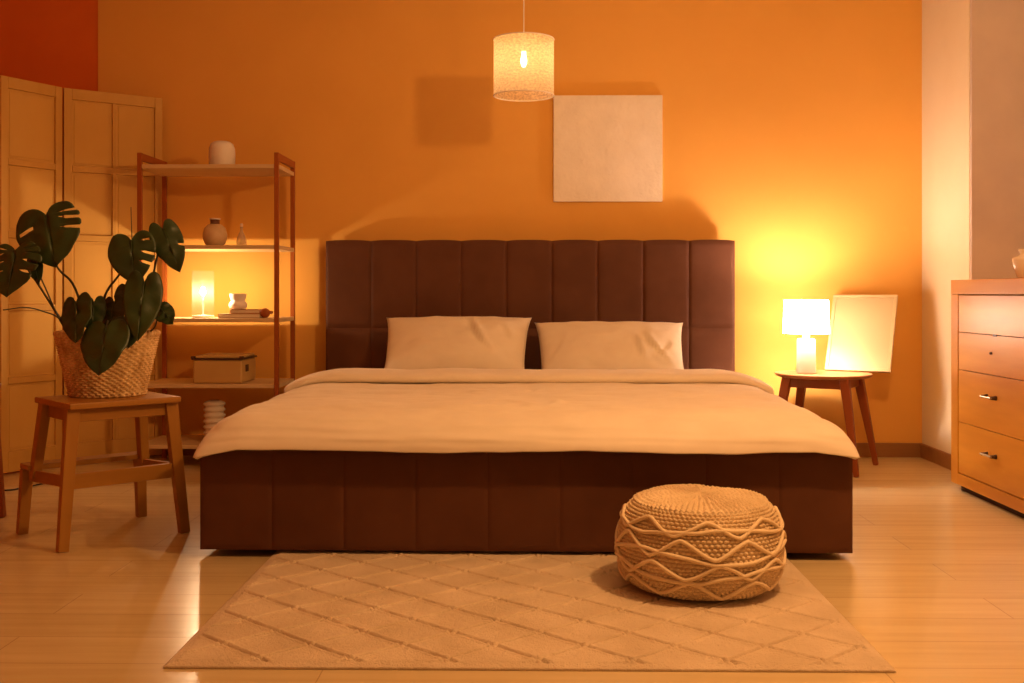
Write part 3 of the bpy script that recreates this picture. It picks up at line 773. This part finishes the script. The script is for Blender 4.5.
# ------------------------------------------------------------------ cable and stand at the far left
bm = bmesh.new(); pts = catmull([Vector((at(-30,480,4.72).x, 4.72, .004)), Vector((at(6,480,4.73).x, 4.73, .004)), Vector((at(24,480,4.80).x, 4.80, .004)), Vector((at(50,480,4.93).x, 4.93, .004)), Vector((at(95,480,5.02).x, 5.04, .004)), Vector((at(150,480,5.2).x, 5.19, .004))], 10)
tube(bm, pts, .0035, 8); tag(link('power_cable', bm, M['black_rubber'], None, True), 'thin black power cable lying on the floor before the folding screen', 'cable')
ct = Vector((-2.245, 4.06, 0)); stand = thing('side_stand', 'reddish wooden stand at the left picture edge, one slanting leg in view', 'stand', ct)
link('top', bx(-.20, .165, -.16, .16, .50, .52, bev=.004), M['redwood_x'], stand)
for sx, sy in ((1,1), (1,-1), (-1,1), (-1,-1)):
    bm = bmesh.new(); x1 = .185 if sx > 0 else -.2; x0 = .150 if sx > 0 else -.16
    beam(bm, (x1, sy*.12, 0), (x0, sy*.12, .50), .026, .026); sharp(link('leg', bm, M['redwood'], stand))

# ------------------------------------------------------------------ pendant lamp
Yp = 4.90; PX = X(523.8, Yp)
pend = thing('pendant_lamp', 'woven drum pendant lamp glowing above the bed on a thin cord', 'lamp', (PX, Yp, 1.770))
PRd, PHt = .1365, .254
bm = bmesh.new(); lathe(bm, [(PRd, PHt*k/12) for k in range(13)], 96, uv=True); link('shade', bm, M['rattan'], pend, True)
bm = bmesh.new()
for z in (0, PHt):
    rb = bmesh.new(); tube(rb, [(PRd*math.cos(2*PI*i/96), PRd*math.sin(2*PI*i/96), z) for i in range(96)], .0028, 8, closed=True); link('wire_ring', rb, M['white_plastic'], pend, True)
for k in range(3):
    a = k*2*PI/3+.5; tube(bm, [(.004*math.cos(a), .014*math.sin(a), PHt-.005), (PRd*math.cos(a), PRd*math.sin(a), PHt)], .0015, 6)
link('spider', bm, M['white_plastic'], pend, True)
bm = bmesh.new(); tube(bm, [(0,0,PHt+.01), (0,0,2.75-1.770-.02)], .0028, 8); link('cord', bm, M['white_plastic'], pend, True)
bm = bmesh.new(); lathe(bm, [(0,.198), (.014,.198), (.016,.204), (.016,.250), (.009,.262), (0,.264)], 24); link('socket', bm, M['white_plastic'], pend, True)
bm = bmesh.new(); lathe(bm, [(0,.128), (.008,.134), (.0135,.150), (.013,.164), (.009,.185), (.008,.197), (0,.198)], 16); link('bulb', bm, M['bulb_pendant'], pend, True)
bm = bmesh.new(); lathe(bm, [(0,2.75-1.770-.025), (.03,2.75-1.770-.022), (.045,2.75-1.770-.006), (.045,2.75-1.770), (0,2.75-1.770)], 32); link('ceiling_rose', bm, M['white_plastic'], pend, True)

# ------------------------------------------------------------------ canvas on the wall
a = at(553.5, 201.5, 5.776); b = at(662.5, 95, 5.776)
bm = bmesh.new(); box(bm, a.x, b.x, 5.776, WY-.001, a.z, b.z, bev=.003)
tag(sharp(link('wall_canvas', bm, M['canvas'])), 'square white textured canvas hanging on the orange wall above the headboard', 'picture')

# ------------------------------------------------------------------ bedside table
TC = Vector((1.470, 5.44, 0)); TA = math.atan2(.366, .209); TH = .474
tab = thing('bedside_table', 'small round-topped wooden side table with splayed legs right of the bed', 'table', TC, TA)
bm = bmesh.new(); lathe(bm, [(0,TH-.018), (.220,TH-.018), (.230,TH-.014), (.237,TH-.004), (.235,TH), (0,TH)], 72); sharp(link('tabletop', bm, M['table'], tab), 30)
for sx in (-1, 1):
    for sy in (-1, 1):
        bm = bmesh.new(); beam(bm, (sx*.212, sy*.212, 0), (sx*.140, sy*.140, TH-.018), .026, .026, .046, .046, bev=.006); sharp(link('leg', bm, M['table_leg'], tab))
for s in (-1, 1):
    b1 = bmesh.new(); beam(b1, (-.128, s*.140, TH-.043), (.128, s*.140, TH-.043), .018, .048, up=(0,0,1)); sharp(link('apron', b1, M['table_leg'], tab))
    b1 = bmesh.new(); beam(b1, (s*.140, -.128, TH-.043), (s*.140, .128, TH-.043), .018, .048, up=(0,0,1)); sharp(link('apron', b1, M['table_leg'], tab))

YL = 5.425
tl = thing('table_lamp', 'white table lamp with a bright drum shade on the bedside table', 'lamp', (X(806.2, YL), YL, TH+.0006))
bm = bmesh.new(); lathe(bm, [(0,0), (.046,0), (.048,.004), (.0465,.09), (.0455,.160), (.043,.169), (.036,.172), (0,.172)], 48); sharp(link('base', bm, M['lamp_base'], tl), 40)
bm = bmesh.new(); lathe(bm, [(0,.172), (.017,.172), (.017,.204), (.012,.208), (.012,.232), (0,.234)], 24); sharp(link('neck', bm, M['lamp_base'], tl))
bm = bmesh.new(); lathe(bm, [(.1125,.199), (.1135,.199), (.1085,.365), (.1075,.365)], 72, closed=True); sharp(link('lamp_shade', bm, M['shade_lit'], tl))
bm = bmesh.new(); lathe(bm, [(0,.235), (.012,.240), (.014,.262), (.024,.288), (.027,.308), (.019,.328), (0,.336)], 20); link('bulb', bm, M['bulb_table'], tl, True)
bm = bmesh.new()
for k in range(3):
    a_ = k*2*PI/3; tube(bm, [(.012*math.cos(a_), .012*math.sin(a_), .222), (.1125*math.cos(a_), .1125*math.sin(a_), .214)], .0015, 6)
link('shade_holder', bm, M['metal'], tl)

# leaning frame
B0 = at(824.5, 371, 5.60); B1 = at(890, 372.5, 5.43)
zb = TH+.0008; B0.z = B1.z = zb
ex = (B1-B0); FW = ex.length; ex.normalize(); back = Vector((-ex.y, ex.x, 0))
hgt = .425; lean = .165; ey = (back*lean+Vector((0,0,math.sqrt(hgt*hgt-lean*lean)))).normalized(); ez = ex.cross(ey)   # ez towards the room
fr = thing('leaning_frame', 'pale framed blank board leaning on the wall behind the table lamp', 'picture frame', B0)
mt = Matrix((( ex.x, ey.x, ez.x, 0), (ex.y, ey.y, ez.y, 0), (ex.z, ey.z, ez.z, 0), (0,0,0,1)))
if ez.y > 0: mt = Matrix(((ex.x, ey.x, -ez.x, 0), (ex.y, ey.y, -ez.y, 0), (ex.z, ey.z, -ez.z, 0), (0,0,0,1)))
bm = bmesh.new(); fwid = .017
lift = .016*lean/hgt
box(bm, 0, FW, lift, fwid+lift, -.016, 0, bev=.002); box(bm, 0, FW, hgt-fwid, hgt, -.016, 0, bev=.002)
box(bm, 0, fwid, fwid+lift, hgt-fwid, -.016, 0, bev=.002); box(bm, FW-fwid, FW, fwid+lift, hgt-fwid, -.016, 0, bev=.002)
bm.transform(mt); sharp(link('frame', bm, M['frame_wood'], fr))
bm = bmesh.new(); box(bm, fwid, FW-fwid, fwid+lift, hgt-fwid, -.013, -.006); bm.transform(mt); link('board', bm, M['frame_panel'], fr)

# ------------------------------------------------------------------ chest of drawers
DXF = at(951, 487, 4.875).x; DYF = 4.875; DYN = 3.55; DH = .933; DB = 2.40
dr = thing('chest_of_drawers', 'honey-coloured wooden chest of drawers against the right wall', 'dresser', (DXF, DYN, 0))
Ld = DYF-DYN; Dd = DB-DXF
bm = bmesh.new()
box(bm, 0, Dd, Ld-.075, Ld, .030, DH-.064, bev=.002); box(bm, 0, Dd, 0, .075, .030, DH-.064, bev=.002)
box(bm, 0, Dd, .075, Ld-.075, .030, .080, bev=.002)
box(bm, .40, Dd, .075, Ld-.075, .08, DH-.064)
sharp(link('body', bm, M['dresser_frame'], dr))
sharp(link('top', bx(-.001, Dd, -.001, Ld+.001, DH-.0635, DH, bev=.003), M['dresser_frame'], dr))
link('plinth', bx(.03, Dd-.01, .04, Ld-.04, 0, .030), M['shadowgap'], dr)
zl = [.0835, .308, .538, .703, .866]
for k in range(4):
    b = bmesh.new(); box(b, .003, .024, .079, Ld-.079, zl[k]+.0015, zl[k+1]-.0015, bev=.0008)
    box(b, .024, .38, .10, Ld-.10, zl[k]+.01, zl[k+1]-.02)
    d = sharp(link('drawer', b, M['dresser'], dr))
    hz = (zl[k]+zl[k+1])/2+(.045 if k < 2 else .0)
    if k == 0: hz = .300-.04-.05
    if k == 1: hz = .448
    if k == 3: continue
    for yy in (.42, Ld-.42):
        if k < 2:
            h = bmesh.new(); tube(h, [(-.022, yy-.05, hz), (-.022, yy+.05, hz)], .0042, 8); sharp(link('handle', h, M['metal'], d))
            for q in (-.042, .042):
                h = bmesh.new(); b2 = bmesh.new(); lathe(b2, [(0,0), (.010,0), (.0075,.012), (.006,.027), (0,.027)], 16)
                merge(h, b2, Matrix.Translation((.004, yy+q, hz)) @ Matrix.Rotation(-PI/2, 4, 'Y')); link('handle_foot', h, M['darkmetal'], d, True)
        else:
            h = bmesh.new(); b2 = bmesh.new(); lathe(b2, [(0,0), (.006,0), (.005,.010), (0,.012)], 16)
            merge(h, b2, Matrix.Translation((.005, yy, .628)) @ Matrix.Rotation(-PI/2, 4, 'Y')); link('knob', h, M['darkmetal'], d, True)
h = bmesh.new(); box(h, .001, .02, Ld-.470, Ld-.435, .698, .706); link('catch', h, M['darkmetal'], dr)

Yj = 4.46
jug = thing('jug', 'small glossy jug with a handle on top of the chest of drawers', 'jug', (X(1025, Yj), Yj, DH+.0006))
bm = bmesh.new(); lathe(bm, [(0,0), (.024,0), (.030,.008), (.043,.045), (.049,.075), (.047,.084), (.030,.092), (.020,.099), (.021,.112), (.026,.122), (.022,.122), (.017,.110), (.016,.098), (.030,.086), (.042,.075), (.036,.045), (0,.012)], 48); link('body', bm, M['ceramic_gloss'], jug, True)
bm = bmesh.new(); tube(bm, catmull([(.022,-.01,.118), (.045,-.02,.125), (.066,-.03,.105), (.062,-.028,.07), (.044,-.02,.055)], 6), .005, 8); link('handle', bm, M['ceramic_gloss'], jug, True)
